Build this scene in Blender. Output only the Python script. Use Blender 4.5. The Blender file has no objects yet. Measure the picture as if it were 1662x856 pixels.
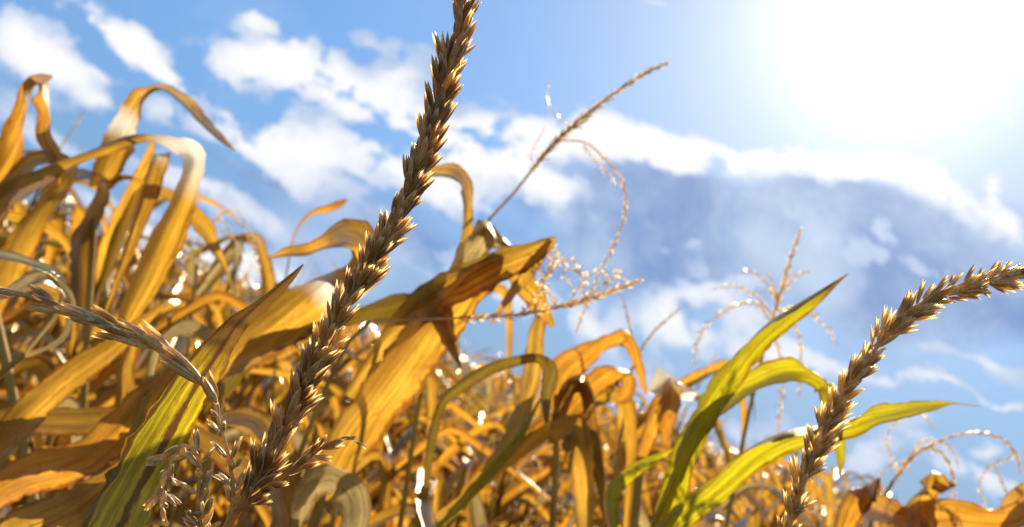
import bpy, math, random
import numpy as np
from mathutils import Vector, Matrix
S = bpy.context.scene
COL = S.collection
rad = math.radians

# ------------------------------------------------------------------ camera
EYE = np.array([0.0, 0.0, 2.08])
LENS, PITCH, ROLL = 28.0, rad(8.0), rad(19.0)
FPX = 1662 * LENS / 36.0
Fv = np.array([0, math.cos(PITCH), math.sin(PITCH)])
R0 = np.array([1.0, 0, 0]); U0 = np.array([0, -math.sin(PITCH), math.cos(PITCH)])
Rv = math.cos(ROLL) * R0 + math.sin(ROLL) * U0
Uv = -math.sin(ROLL) * R0 + math.cos(ROLL) * U0
def ray(px, py):
    return Fv + (px - 831) / FPX * Rv + (428 - py) / FPX * Uv
def P(px, py, d):
    return EYE + d * ray(px, py)
cd = bpy.data.cameras.new('camera'); cam = bpy.data.objects.new('camera', cd); COL.objects.link(cam)
M = Matrix(((Rv[0], Uv[0], -Fv[0], EYE[0]), (Rv[1], Uv[1], -Fv[1], EYE[1]), (Rv[2], Uv[2], -Fv[2], EYE[2]), (0, 0, 0, 1)))
cam.matrix_world = M
cd.sensor_width = 36; cd.lens = LENS; cd.clip_start = 0.02; cd.clip_end = 6000
cd.dof.use_dof = True; cd.dof.focus_distance = 0.355; cd.dof.aperture_fstop = 9.5
S.camera = cam
S.render.resolution_x = 1024; S.render.resolution_y = 527
S.cycles.use_denoising = True
S.cycles.max_bounces = 10; S.cycles.transparent_max_bounces = 8
S.cycles.diffuse_bounces = 6; S.cycles.transmission_bounces = 8
S.cycles.sample_clamp_indirect = 6

# ------------------------------------------------------------------ light
S.view_settings.view_transform = 'Standard'; S.view_settings.look = 'None'
EXPO = 0.8
S.view_settings.exposure = EXPO; S.view_settings.gamma = 1
sdir = ray(1462, 25); sdir = sdir / np.linalg.norm(sdir)
SUN_EL = math.asin(sdir[2]); SUN_AZ = math.atan2(sdir[0], sdir[1])
sl = bpy.data.lights.new('sun', 'SUN'); sl.energy = 5.0; sl.angle = rad(0.5); sl.color = (1, 0.91, 0.76)
so = bpy.data.objects.new('sun', sl); COL.objects.link(so)
so.rotation_euler = Vector(sdir.tolist()).to_track_quat('Z', 'Y').to_euler()

W = bpy.data.worlds.new('World'); S.world = W; W.use_nodes = True
nt = W.node_tree; nt.nodes.clear()
W.cycles.sampling_method = 'MANUAL'; W.cycles.sample_map_resolution = 256
class NG:
    def __init__(s, nt): s.nt = nt
    def n(s, t, **k):
        nd = s.nt.nodes.new(t)
        for a, v in k.items(): setattr(nd, a, v)
        return nd
    def put(s, sock, v):
        if v is None: return
        if isinstance(v, bpy.types.NodeSocket): s.nt.links.new(v, sock)
        else: sock.default_value = v
    def math(s, op, a, b=None, c=None, clamp=False):
        nd = s.n('ShaderNodeMath', operation=op, use_clamp=clamp)
        s.put(nd.inputs[0], a); s.put(nd.inputs[1], b); s.put(nd.inputs[2], c)
        return nd.outputs[0]
    def vmath(s, op, a, b=None, out=0, scale=None):
        nd = s.n('ShaderNodeVectorMath', operation=op)
        s.put(nd.inputs[0], a); s.put(nd.inputs[1], b)
        if scale is not None: s.put(nd.inputs['Scale'], scale)
        return nd.outputs[out]
    def noise(s, vec, scale, detail=4, rough=0.55, out='Fac', **k):
        nd = s.n('ShaderNodeTexNoise', **k); s.put(nd.inputs['Vector'], vec)
        nd.inputs['Scale'].default_value = scale; nd.inputs['Detail'].default_value = detail; nd.inputs['Roughness'].default_value = rough
        return nd.outputs[out]
    def mix(s, f, a, b, bt='MIX'):
        nd = s.n('ShaderNodeMix', data_type='RGBA', blend_type=bt)
        s.put(nd.inputs['Factor'], f)
        s.put(nd.inputs[6], a); s.put(nd.inputs[7], b)
        return nd.outputs[2]
    def mr(s, v, a, b, c=0.0, d=1.0, smooth=True):
        nd = s.n('ShaderNodeMapRange', interpolation_type='SMOOTHSTEP' if smooth else 'LINEAR')
        s.put(nd.inputs[0], v); nd.inputs[1].default_value = a; nd.inputs[2].default_value = b
        s.put(nd.inputs[3], c); s.put(nd.inputs[4], d)
        return nd.outputs[0]
    def comb(s, x, y, z):
        nd = s.n('ShaderNodeCombineXYZ'); s.put(nd.inputs[0], x); s.put(nd.inputs[1], y); s.put(nd.inputs[2], z); return nd.outputs[0]
g = NG(nt)
sky = g.n('ShaderNodeTexSky'); sky.sky_type = 'NISHITA'; sky.sun_disc = False
sky.sun_elevation = SUN_EL; sky.sun_rotation = SUN_AZ; sky.altitude = 300
sky.air_density = 1.0; sky.dust_density = 0.25; sky.ozone_density = 3.0
WS = 0.10
KU = 1.0 / (WS * 2 ** EXPO)             # a radiance that shows as 1.0 in the picture
geo = g.n('ShaderNodeTexCoord').outputs['Generated']
sep = g.n('ShaderNodeSeparateXYZ'); g.put(sep.inputs[0], geo)
dx, dy, dz = sep.outputs
ay = g.math('MAXIMUM', g.math('ABSOLUTE', dy), 0.12)
p0 = g.comb(g.math('DIVIDE', dx, ay), g.math('DIVIDE', dz, ay), 0.0)      # place on a vertical plane north of the field
def tp(px, py):
    r = ray(px, py); return np.array([r[0] / r[1], r[2] / r[1]])
# wind-combed domain warp
def warp(vec, amt, scale, detail, ang, stretch):
    m = g.n('ShaderNodeMapping', vector_type='TEXTURE'); g.put(m.inputs[0], vec)
    m.inputs['Rotation'].default_value = (0, 0, ang); m.inputs['Scale'].default_value = (stretch, 1, 1)
    c = g.noise(m.outputs[0], scale, detail, 0.6, out='Color')
    d = g.vmath('SUBTRACT', c, (0.5, 0.5, 0.5))
    return g.vmath('ADD', vec, g.vmath('SCALE', d, scale=amt)), m.outputs[0]
pw, pm = warp(p0, 0.16, 5.0, 5.0, rad(-12), 2.0)
pg, _ = warp(p0, 0.20, 3.0, 3.0, rad(-8), 1.6)
def blobs(vec, lst):
    tot = None
    for (cx, cy, rx, ry, ang, amp) in lst:
        a = rad(ang); ux, uy = math.cos(a), math.sin(a)
        c = tp(cx, cy); e1 = tp(cx + 10 * ux, cy + 10 * uy) - c; e2 = tp(cx - 10 * uy, cy + 10 * ux) - c
        m = g.n('ShaderNodeMapping', vector_type='TEXTURE'); g.put(m.inputs[0], vec)
        m.inputs['Location'].default_value = (c[0], c[1], 0)
        m.inputs['Rotation'].default_value = (0, 0, math.atan2(e1[1], e1[0]))
        m.inputs['Scale'].default_value = (np.linalg.norm(e1) * rx * .145, np.linalg.norm(e2) * ry * .145, 1)
        gr = g.n('ShaderNodeTexGradient', gradient_type='SPHERICAL'); g.put(gr.inputs[0], m.outputs[0])
        tot = g.math('MULTIPLY_ADD', gr.outputs['Fac'], amp * 1.35, 0.0 if tot is None else tot)
    return tot
WB = [(50,60,120,55,35,1),(30,115,110,50,15,.9),(95,110,70,28,30,.5),
 (190,35,110,26,36,1.1),(250,80,90,24,36,1.0),(285,125,80,15,28,.9),(400,38,30,17,35,.9),
 (155,165,38,15,20,.8),(200,130,45,16,20,.45),(165,128,18,10,20,.4),
 (445,105,110,45,18,1.1),(520,150,150,42,14,1.1),(620,170,90,45,20,1.0),(660,115,45,45,45,.9),(590,68,48,18,10,.8),(505,68,25,12,10,.4),
 (50,205,130,26,27,.75),(290,185,75,18,22,.7),(395,182,35,10,25,.6),(170,250,120,22,25,.55),
 (420,225,130,24,26,.85),(540,262,170,34,24,.95),(650,300,100,26,26,.8),(300,275,120,18,25,.7),(350,315,130,20,25,.7),
 (230,330,120,26,22,.6),(330,400,130,34,20,.75),(430,420,80,26,20,.6),(500,300,120,18,27,.4),(700,410,60,20,20,.6),(640,420,80,20,20,.5),
 (735,225,75,62,20,1.3),(800,225,65,48,0,1.2),(865,205,55,40,0,1.3),(935,215,75,42,10,1.4),(1010,225,70,36,15,1.4),(1085,248,70,32,15,1.4),(1170,258,80,28,0,1.4),
 (1275,240,60,42,0,1.5),(1380,262,80,28,5,1.4),(1470,272,80,30,10,1.4),(1540,308,70,30,38,1.4),(1610,340,60,38,30,1.1),(1625,290,14,26,5,1.0),(1655,350,30,40,0,1.0),
 (800,290,100,46,20,1.1),(740,330,70,22,25,.5),(890,320,60,38,25,.7),(930,300,40,22,0,.5),(1010,370,50,18,20,.5),
 (1130,490,95,34,-18,1.0),(1080,525,70,30,0,.7),(1220,520,90,32,25,.8),(1210,580,120,42,10,1.0),(1320,600,90,30,10,.6),(1130,550,60,18,0,.5),
 (1535,568,75,10,8,.8),(1620,590,60,22,20,.9),(1500,612,80,16,4,.9),(1570,640,55,10,25,.9),(1630,655,50,12,5,.9),(1420,625,60,26,0,.8),(1430,690,60,16,0,.4),
 (1592,735,26,11,0,.8),(1480,795,80,14,12,.6),(1570,775,90,12,12,.5),(1640,800,60,16,10,.5),(1400,760,50,20,10,.4),
 (1200,330,120,20,10,.4),(1330,385,140,22,12,.38),(1080,400,80,20,0,.4),(1500,430,100,20,15,.33),(1250,455,160,18,10,.33),(1435,368,34,10,35,.6),(1150,302,26,9,50,.4),(1340,12,90,22,5,.4),(1560,160,60,14,12,.8),(1640,197,18,8,10,.6),(1270,103,40,5,-3,.35),(800,118,24,5,-4,.25),(1050,2,24,8,0,.5),
 (600,235,160,30,16,.5),(840,275,110,60,20,.9),(700,300,110,30,24,.5),(600,200,120,24,18,.5),(560,320,160,16,27,.45),(380,350,180,24,24,.5),(250,380,160,30,22,.7),(450,460,140,30,20,.6),(120,300,140,30,22,.6),(830,470,120,36,18,.85),(960,520,110,30,20,.8),(1060,620,120,34,20,.8),(900,590,90,30,20,.6),(1250,700,150,30,18,.6),(1440,740,120,30,15,.6),(760,480,90,40,20,.5),(1000,560,80,20,20,.45),(800,430,60,20,20,.4)]
GB = [(860,300,120,60,15,.5),(1040,330,170,55,12,.9),(1240,330,200,52,5,.9),(1440,330,170,48,8,.8),(1540,400,160,70,20,.9),(1330,430,230,75,10,.9),(1120,420,170,60,15,.9),
 (1560,490,160,70,15,.9),(1400,510,160,60,25,.8),(1000,440,110,60,15,.7),(900,420,120,50,15,.5),(1640,520,80,60,0,.7),
 (480,300,130,14,27,.35),(600,345,160,30,20,.8),(480,360,90,24,25,.6),(420,270,100,12,25,.25),(640,390,100,30,20,.6),(560,420,110,30,10,.6),(720,320,90,30,20,.45),(520,170,110,10,8,.25),(80,60,40,20,10,.15)]
wb = blobs(pw, WB); gb = blobs(pg, GB)
fine = g.noise(pm, 7.0, 9.0, 0.68)
puff = g.noise(pw, 16.0, 6.0, 0.6)
vo = g.n('ShaderNodeTexVoronoi', feature='SMOOTH_F1'); g.put(vo.inputs['Vector'], pw); vo.inputs['Scale'].default_value = 15.0; vo.inputs['Detail'].default_value = 2.0; vo.inputs['Roughness'].default_value = 0.55
bil = g.math('SUBTRACT', 0.66, vo.outputs['Distance'])
fz = g.math('ADD', g.math('MULTIPLY', g.math('SUBTRACT', fine, 0.5), 3.2), g.math('ADD', g.math('MULTIPLY', g.math('SUBTRACT', puff, 0.5), 3.8), g.math('MULTIPLY', bil, 1.6)))
wd = g.math('ADD', g.math('ADD', g.math('MINIMUM', wb, 1.3), 0.12), fz)
wmask = g.math('MULTIPLY', g.mr(wd, 0.26, 0.86), g.mr(wb, 0.0, 0.30))
lump0 = g.noise(pw, 5.0, 4.0, 0.55)
gmask = g.mr(g.math('ADD', gb, g.math('MULTIPLY', g.math('SUBTRACT', lump0, 0.5), 1.8)), -0.05, 1.15, 0.0, 0.97)
# away from the view: loose cloud from noise alone
rest = g.mr(g.math('ADD', g.noise(p0, 1.7, 6.0, 0.6), 0.0), 0.52, 0.68)
out_v = g.mr(g.vmath('LENGTH', g.vmath('SUBTRACT', p0, (0.1, 0.25, 0.0)), out=1), 0.95, 1.3)
back = g.mr(dy, 0.15, 0.3, 1.0, 0.0)
outm = g.math('MULTIPLY', g.math('MAXIMUM', out_v, back), rest)
wmask = g.math('MAXIMUM', wmask, g.math('MULTIPLY', outm, 0.9))
low = g.noise(pm, 3.5, 4.0, 0.55)
def c3(r, gg, b, k=1.0): return (r * KU * k, gg * KU * k, b * KU * k, 1)
def srgb(r, gg, b):
    f = lambda v: (v / 255 / 12.92) if v / 255 <= .04045 else ((v / 255 + .055) / 1.055) ** 2.4
    return f(r), f(gg), f(b)
lump = g.noise(pg, 6.0, 7.0, 0.6)
grey = g.mix(g.mr(g.math('ADD', g.math('MULTIPLY', low, .4), g.math('MULTIPLY', lump, .6)), 0.38, 0.62), c3(*srgb(92, 136, 200)), c3(*srgb(186, 208, 238)))
white = g.mix(g.mr(g.math('ADD', g.math('MULTIPLY', wb, .22), g.math('MULTIPLY', g.math('ADD', low, puff), 0.5)), 0.60, 0.92), c3(*srgb(178, 201, 236)), c3(1.0, 1.0, 1.02))
skyc = sky.outputs[0]
el = g.mr(dz, 0.0, 0.42, 0.80, 1.0)
skyt = g.mix(g.mr(dz, 0.0, 0.3, 0.92, 0.6), g.mix(1.0, skyc, (0.66, 0.82, 0.98, 1), 'MULTIPLY'), g.mix(g.mr(dz, 0.0, 0.35), c3(*srgb(138, 182, 232)), c3(*srgb(114, 168, 228))))
skyt = g.vmath('SCALE', skyt, scale=el)
c = g.mix(gmask, skyt, grey)
c = g.mix(wmask, c, white)
# aureole of the thinly veiled sun
cosang = g.vmath('DOT_PRODUCT', g.vmath('NORMALIZE', geo), tuple(sdir.tolist()), out=1)
ang = g.math('ARCCOSINE', g.math('MINIMUM', cosang, 1.0))
veil = g.math('MULTIPLY', g.math('EXPONENT', g.math('MULTIPLY', g.math('POWER', g.math('DIVIDE', ang, rad(14.5)), 1.25), -1.0)), 1.04)
veil = g.math('MINIMUM', g.math('MULTIPLY', veil, g.math('SUBTRACT', 1.0, g.math('MULTIPLY', gmask, 0.5))), 1.0)
c = g.mix(veil, c, c3(1.04, 1.06, 1.08))
g1 = g.math('EXPONENT', g.math('MULTIPLY', g.math('POWER', g.math('DIVIDE', ang, rad(5.5)), 1.3), -1.0))
gc = g.vmath('SCALE', (1.0, 0.99, 0.96), scale=g.math('MULTIPLY', g1, 0.9 * KU))
c = g.vmath('ADD', c, gc)
bg = g.n('ShaderNodeBackground'); g.put(bg.inputs[0], c); bg.inputs[1].default_value = WS
wo = g.n('ShaderNodeOutputWorld'); nt.links.new(bg.outputs[0], wo.inputs[0])

# ------------------------------------------------------------------ materials
def new_mat(name):
    m = bpy.data.materials.new(name); m.use_nodes = True; m.node_tree.nodes.clear(); return m, NG(m.node_tree)
def leaf_mat(name, a, b, c, tr, tmix=0.5, rough=0.34, streak=None, rust=0.25, spec=0.1, wax=0.42):
    """a, b: the two tones of the blade, c: spots and dead edges, tr: colour the blade lets through"""
    m, q = new_mat(name)
    uv = q.n('ShaderNodeUVMap').outputs[0]; s = q.n('ShaderNodeSeparateXYZ'); q.put(s.inputs[0], uv); U, V = s.outputs[0], s.outputs[1]
    rnd = q.n('ShaderNodeObjectInfo').outputs['Random']; r9 = q.math('MULTIPLY', rnd, 37.0)
    veins = q.noise(q.comb(q.math('MULTIPLY', U, 17.0), q.math('MULTIPLY', V, 1.8), r9), 1.0, 5.0, 0.78)
    blotch = q.noise(q.comb(q.math('MULTIPLY', U, 1.6), q.math('MULTIPLY', V, 5.0), r9), 1.0, 4.0, 0.6)
    spot = q.noise(q.comb(q.math('MULTIPLY', U, 7.0), q.math('MULTIPLY', V, 22.0), r9), 1.0, 5.0, 0.7)
    base = q.mix(q.mr(blotch, 0.36, 0.64), a + (1,), b + (1,))
    au = q.math('ABSOLUTE', q.math('SUBTRACT', U, 0.5))
    edge = q.math('ADD', q.mr(au, 0.36, 0.5, 0.0, 0.28), spot)
    base = q.mix(q.mr(edge, 0.60 - rust * 0.1, 0.76, 0.0, 0.85), base, c + (1,))
    tip = q.mr(q.math('ADD', V, q.math('MULTIPLY', blotch, 0.3)), 0.95, 1.2, 0.0, 0.85)
    base = q.mix(tip, base, c + (1,))
    if streak:
        line = q.math('ABSOLUTE', q.math('SUBTRACT', q.math('ADD', U, q.math('MULTIPLY', q.math('SUBTRACT', spot, 0.5), 0.22)), 0.40))
        sm = q.mr(line, 0.035, 0.085, 0.95, 0.0)
        l2 = q.math('ABSOLUTE', q.math('SUBTRACT', q.math('ADD', U, q.math('MULTIPLY', q.math('SUBTRACT', blotch, 0.5), 0.2)), 0.93))
        base = q.mix(q.mr(line, 0.08, 0.16, 0.75, 0.0), base, (0.62, 0.40, 0.03, 1))
        sm = q.math('MAXIMUM', sm, q.mr(l2, 0.02, 0.06, 0.9, 0.0))
        base = q.mix(sm, base, (0.10, 0.045, 0.015, 1))
    vt = q.mr(veins, 0.34, 0.66, 0.50, 1.25)
    tint = q.math('MULTIPLY', vt, q.mr(rnd, 0.0, 1.0, 0.78, 1.12, False))
    base = q.vmath('SCALE', base, scale=tint)
    mid = q.mr(au, 0.012, 0.035, 1.0, 0.0)
    base = q.mix(q.math('MULTIPLY', mid, 0.5), base, tuple(min(1, x * 1.5 + .05) for x in b) + (1,))
    at = q.n('ShaderNodeAttribute', attribute_name='tint'); ts = q.n('ShaderNodeSeparateColor'); q.put(ts.inputs[0], at.outputs['Color'])
    dead = q.mr(q.math('ADD', ts.outputs[1], q.math('MULTIPLY', q.math('SUBTRACT', spot, .5), .8)), .3, .7)
    base = q.mix(q.math('MULTIPLY', dead, .9), base, (0.11, 0.055, 0.02, 1))
    base = q.mix(ts.outputs[0], base, (0.82, 0.75, 0.60, 1))  # red channel: bleached tissue, and sun glare on folds painted into the colour
    tcol = q.mix(0.75, base, tr + (1,)) if not streak else q.mix(0.62, base, tr + (1,))
    tcol = q.mix(1.0, tcol, q.mix(q.mr(edge, 0.55, 0.75), (1, 1, 1, 1), (.55, .35, .2, 1)), 'MULTIPLY')
    tcol = q.vmath('SCALE', tcol, scale=q.math('MULTIPLY', vt, q.mr(blotch, .3, .7, .72, 1.1)))
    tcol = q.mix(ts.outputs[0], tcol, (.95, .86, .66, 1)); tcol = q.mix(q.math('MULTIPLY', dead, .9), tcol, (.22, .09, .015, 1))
    if streak: tcol = q.mix(sm, tcol, (0.09, 0.03, 0.01, 1))
    bump = q.n('ShaderNodeBump'); bump.inputs['Strength'].default_value = 0.6; bump.inputs['Distance'].default_value = 0.0015
    q.put(bump.inputs['Height'], q.math('ADD', veins, q.math('MULTIPLY', spot, 0.35)))
    pr = q.n('ShaderNodeBsdfPrincipled'); q.put(pr.inputs['Base Color'], base)
    q.put(pr.inputs['Roughness'], q.mr(blotch, 0.3, 0.7, rough - .06, rough + .14)); pr.inputs['Specular IOR Level'].default_value = spec
    q.put(pr.inputs['Normal'], bump.outputs[0])
    t = q.n('ShaderNodeBsdfTranslucent'); q.put(t.inputs[0], tcol); q.put(t.inputs['Normal'], bump.outputs[0])
    mx = q.n('ShaderNodeMixShader'); q.put(mx.inputs[0], q.math('SUBTRACT', tmix, q.math('MULTIPLY', mid, tmix * .4)))
    q.put(mx.inputs[1], pr.outputs[0]); q.put(mx.inputs[2], t.outputs[0])
    fr = q.n('ShaderNodeFresnel'); fr.inputs[0].default_value = 1.5; q.put(fr.inputs['Normal'], bump.outputs[0])
    gl = q.n('ShaderNodeBsdfGlossy'); gl.inputs[0].default_value = (1, .84, .60, 1); q.put(gl.inputs['Normal'], bump.outputs[0])
    q.put(gl.inputs['Roughness'], q.mr(blotch, 0.3, 0.7, rough - .08, rough + .12))
    m2 = q.n('ShaderNodeMixShader'); q.put(m2.inputs[0], q.math('MULTIPLY', fr.outputs[0], wax)); q.put(m2.inputs[1], mx.outputs[0]); q.put(m2.inputs[2], gl.outputs[0])
    o = q.n('ShaderNodeOutputMaterial'); q.put(o.inputs[0], m2.outputs[0])
    return m
MT = {}
MT['gold'] = leaf_mat('leaf_gold', (0.29, 0.155, 0.014), (0.40, 0.235, 0.032), (0.15, 0.075, 0.018), (1.0, 0.50, 0.04), 0.57)
MT['orange'] = leaf_mat('leaf_orange', (0.30, 0.14, 0.018), (0.40, 0.21, 0.034), (0.14, 0.06, 0.015), (1.0, 0.43, 0.03), 0.58)
MT['tan'] = leaf_mat('leaf_tan', (0.22, 0.115, 0.012), (0.34, 0.20, 0.03), (0.15, 0.075, 0.02), (0.98, 0.52, 0.055), 0.50, 0.32)
MT['brown'] = leaf_mat('leaf_brown', (0.10, 0.048, 0.008), (0.18, 0.092, 0.014), (0.09, 0.045, 0.02), (0.66, 0.33, 0.04), 0.38, 0.34)
MT['olive'] = leaf_mat('leaf_olive', (0.13, 0.095, 0.018), (0.25, 0.165, 0.035), (0.15, 0.075, 0.018), (0.58, 0.36, 0.03), 0.28, 0.36)
MT['pale'] = leaf_mat('leaf_pale', (0.48, 0.29, 0.055), (0.70, 0.48, 0.13), (0.34, 0.22, 0.1), (0.80, 0.60, 0.24), 0.36, 0.30)
MT['green'] = leaf_mat('leaf_green', (0.075, 0.09, 0.012), (0.13, 0.135, 0.015), (0.34, 0.20, 0.03), (0.95, 0.76, 0.014), 0.52, 0.38, rust=-.4, wax=.35)
MT['mottled'] = leaf_mat('leaf_mottled', (0.15, 0.15, 0.018), (0.46, 0.33, 0.025), (0.40, 0.22, 0.03), (1.0, 0.70, 0.01), 0.66, 0.40, streak=True, wax=.35)

def spike_mat(name, dark, mid, tipc, tmix=0.3, tr=1.3):
    m, q = new_mat(name)
    at = q.n('ShaderNodeAttribute', attribute_name='tint'); s = q.n('ShaderNodeSeparateColor'); q.put(s.inputs[0], at.outputs['Color'])
    r, t, kk = s.outputs[0], s.outputs[1], s.outputs[2]
    obj = q.n('ShaderNodeTexCoord').outputs['Object']
    n1 = q.noise(obj, 900.0, 3.0, 0.6)
    st = q.noise(q.comb(q.math('MULTIPLY', kk, 14.0), q.math('MULTIPLY', t, 1.5), q.math('MULTIPLY', r, 60.0)), 1.0, 2.0, 0.5)
    col = q.mix(q.mr(r, 0.1, 0.9), dark + (1,), mid + (1,))
    col = q.mix(q.mr(t, 0.55, 1.0, 0.0, 0.75), col, tipc + (1,))
    col = q.mix(q.mr(t, 0.0, 0.25, 0.5, 0.0), col, tuple(x * 1.2 for x in mid) + (1,))
    sc = q.math('MULTIPLY', q.mr(n1, 0.3, 0.7, 0.75, 1.2), q.mr(st, 0.35, 0.65, 0.65, 1.25))
    col = q.vmath('SCALE', col, scale=sc)
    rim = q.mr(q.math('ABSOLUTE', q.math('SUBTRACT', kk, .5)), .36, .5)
    col = q.mix(q.math('MULTIPLY', rim, .7), col, tuple(min(.95, x * 1.1) for x in tipc) + (1,))  # pale husk edges: backlit rims painted into the colour
    bump = q.n('ShaderNodeBump'); bump.inputs['Strength'].default_value = 0.5; bump.inputs['Distance'].default_value = 0.0004
    q.put(bump.inputs['Height'], q.math('ADD', st, q.math('MULTIPLY', n1, 0.4)))
    pr = q.n('ShaderNodeBsdfPrincipled'); q.put(pr.inputs['Base Color'], col); pr.inputs['Roughness'].default_value = 0.42
    q.put(pr.inputs['Normal'], bump.outputs[0])
    tb = q.n('ShaderNodeBsdfTranslucent'); q.put(tb.inputs[0], q.mix(1.0, q.vmath('SCALE', col, scale=tr), (1.0, .86, .62, 1), 'MULTIPLY'))
    mx = q.n('ShaderNodeMixShader'); q.put(mx.inputs[0], q.mr(t, 0.2, 1.0, tmix * .85, min(.85, tmix * 1.5))); q.put(mx.inputs[1], pr.outputs[0]); q.put(mx.inputs[2], tb.outputs[0])
    fr = q.n('ShaderNodeFresnel'); fr.inputs[0].default_value = 1.45; q.put(fr.inputs['Normal'], bump.outputs[0])
    gl = q.n('ShaderNodeBsdfGlossy'); gl.inputs[0].default_value = (1, .9, .75, 1); gl.inputs['Roughness'].default_value = .28; q.put(gl.inputs['Normal'], bump.outputs[0])
    m2 = q.n('ShaderNodeMixShader'); q.put(m2.inputs[0], q.math('MULTIPLY', fr.outputs[0], .4)); q.put(m2.inputs[1], mx.outputs[0]); q.put(m2.inputs[2], gl.outputs[0]); mx = m2
    o = q.n('ShaderNodeOutputMaterial'); q.put(o.inputs[0], mx.outputs[0])
    return m
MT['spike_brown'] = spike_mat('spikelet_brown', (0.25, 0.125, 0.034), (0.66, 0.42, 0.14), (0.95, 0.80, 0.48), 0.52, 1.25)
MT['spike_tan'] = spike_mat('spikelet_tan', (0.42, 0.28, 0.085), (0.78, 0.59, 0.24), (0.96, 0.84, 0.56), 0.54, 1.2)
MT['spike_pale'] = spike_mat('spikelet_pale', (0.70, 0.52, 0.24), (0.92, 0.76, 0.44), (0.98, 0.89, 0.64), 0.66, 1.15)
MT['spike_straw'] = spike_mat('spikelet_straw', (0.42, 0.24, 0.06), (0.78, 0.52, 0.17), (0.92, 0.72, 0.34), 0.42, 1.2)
def stalk_mat():
    m, q = new_mat('stalk_dry')
    obj = q.n('ShaderNodeTexCoord').outputs['Object']
    mp = q.n('ShaderNodeMapping'); q.put(mp.inputs[0], obj); mp.inputs['Scale'].default_value = (160, 160, 6)
    n1 = q.noise(mp.outputs[0], 1.0, 3.0, 0.6); n2 = q.noise(obj, 9.0, 4.0, 0.6)
    col = q.mix(q.mr(n2, 0.35, 0.65), (0.32, 0.185, 0.03, 1), (0.46, 0.29, 0.06, 1)); col = q.mix(q.mr(n1, 0.45, 0.75, 0, .6), col, (0.20, 0.12, 0.045, 1))
    bump = q.n('ShaderNodeBump'); bump.inputs['Strength'].default_value = 0.4; bump.inputs['Distance'].default_value = 0.001; q.put(bump.inputs['Height'], n1)
    pr = q.n('ShaderNodeBsdfPrincipled'); q.put(pr.inputs['Base Color'], col); pr.inputs['Roughness'].default_value = 0.65; pr.inputs['Specular IOR Level'].default_value = .15; q.put(pr.inputs['Normal'], bump.outputs[0])
    o = q.n('ShaderNodeOutputMaterial'); q.put(o.inputs[0], pr.outputs[0]); return m
MT['stalk'] = stalk_mat()
def soil_mat():
    m, q = new_mat('soil')
    obj = q.n('ShaderNodeTexCoord').outputs['Object']
    n1 = q.noise(obj, 6.0, 8.0, 0.65); n2 = q.noise(obj, 0.05, 4.0, 0.5)
    col = q.mix(q.mr(n1, 0.35, 0.68), (0.075, 0.045, 0.025, 1), (0.20, 0.135, 0.07, 1)); col = q.mix(q.mr(n2, 0.4, 0.6, 0, .5), col, (0.24, 0.16, 0.07, 1))
    bump = q.n('ShaderNodeBump'); bump.inputs['Strength'].default_value = 0.7; bump.inputs['Distance'].default_value = 0.03; q.put(bump.inputs['Height'], n1)
    pr = q.n('ShaderNodeBsdfPrincipled'); q.put(pr.inputs['Base Color'], col); pr.inputs['Roughness'].default_value = 0.9; q.put(pr.inputs['Normal'], bump.outputs[0])
    o = q.n('ShaderNodeOutputMaterial'); q.put(o.inputs[0], pr.outputs[0]); return m
MT['soil'] = soil_mat()

# ------------------------------------------------------------------ mesh helpers
def nrm(v):
    l = np.linalg.norm(v); return v / l if l > 1e-12 else np.array([0, 0, 1.0])
class MB:
    def __init__(s): s.v = []; s.f = []; s.uv = []; s.t = []; s.mi = []; s.n = 0; s.mats = []
    def add(s, v, f, uv=None, t=None, mat=0):
        v = np.asarray(v, float); f = np.asarray(f, int)
        s.v.append(v); s.f.append(f + s.n); s.n += len(v)
        s.uv.append(np.zeros((len(v), 2)) if uv is None else np.asarray(uv, float))
        s.t.append(np.zeros((len(v), 3)) if t is None else np.asarray(t, float))
        s.mi.append(np.full(len(f), mat, int))
    def build(s, name, mats, parent=None, off=None):
        V = np.concatenate(s.v); F = np.concatenate(s.f); UV = np.concatenate(s.uv); T = np.concatenate(s.t); MI = np.concatenate(s.mi)
        if off is not None: V = V - np.asarray(off)
        me = bpy.data.meshes.new(name); me.vertices.add(len(V)); me.vertices.foreach_set('co', V.ravel())
        me.loops.add(len(F) * 4); me.loops.foreach_set('vertex_index', F.ravel()); me.polygons.add(len(F))
        me.polygons.foreach_set('loop_start', np.arange(0, len(F) * 4, 4)); me.polygons.foreach_set('loop_total', np.full(len(F), 4))
        me.polygons.foreach_set('use_smooth', np.ones(len(F), bool)); me.polygons.foreach_set('material_index', MI)
        u = me.uv_layers.new(name='UVMap'); u.data.foreach_set('uv', UV[F.ravel()].ravel())
        a = me.attributes.new('tint', 'FLOAT_COLOR', 'POINT'); a.data.foreach_set('color', np.hstack([T, np.ones((len(T), 1))]).ravel())
        for m in (mats if isinstance(mats, (list, tuple)) else [mats]): me.materials.append(MT[m] if isinstance(m, str) else m)
        me.update(); me.validate()
        o = bpy.data.objects.new(name, me); COL.objects.link(o)
        if parent: o.parent = parent
        return o
def grid_faces(nr, nc, wrap=False):
    f = []
    for i in range(nr - 1):
        for j in range(nc if wrap else nc - 1):
            k = (j + 1) % nc
            f.append((i * nc + j, i * nc + k, (i + 1) * nc + k, (i + 1) * nc + j))
    return np.array(f)
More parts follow.
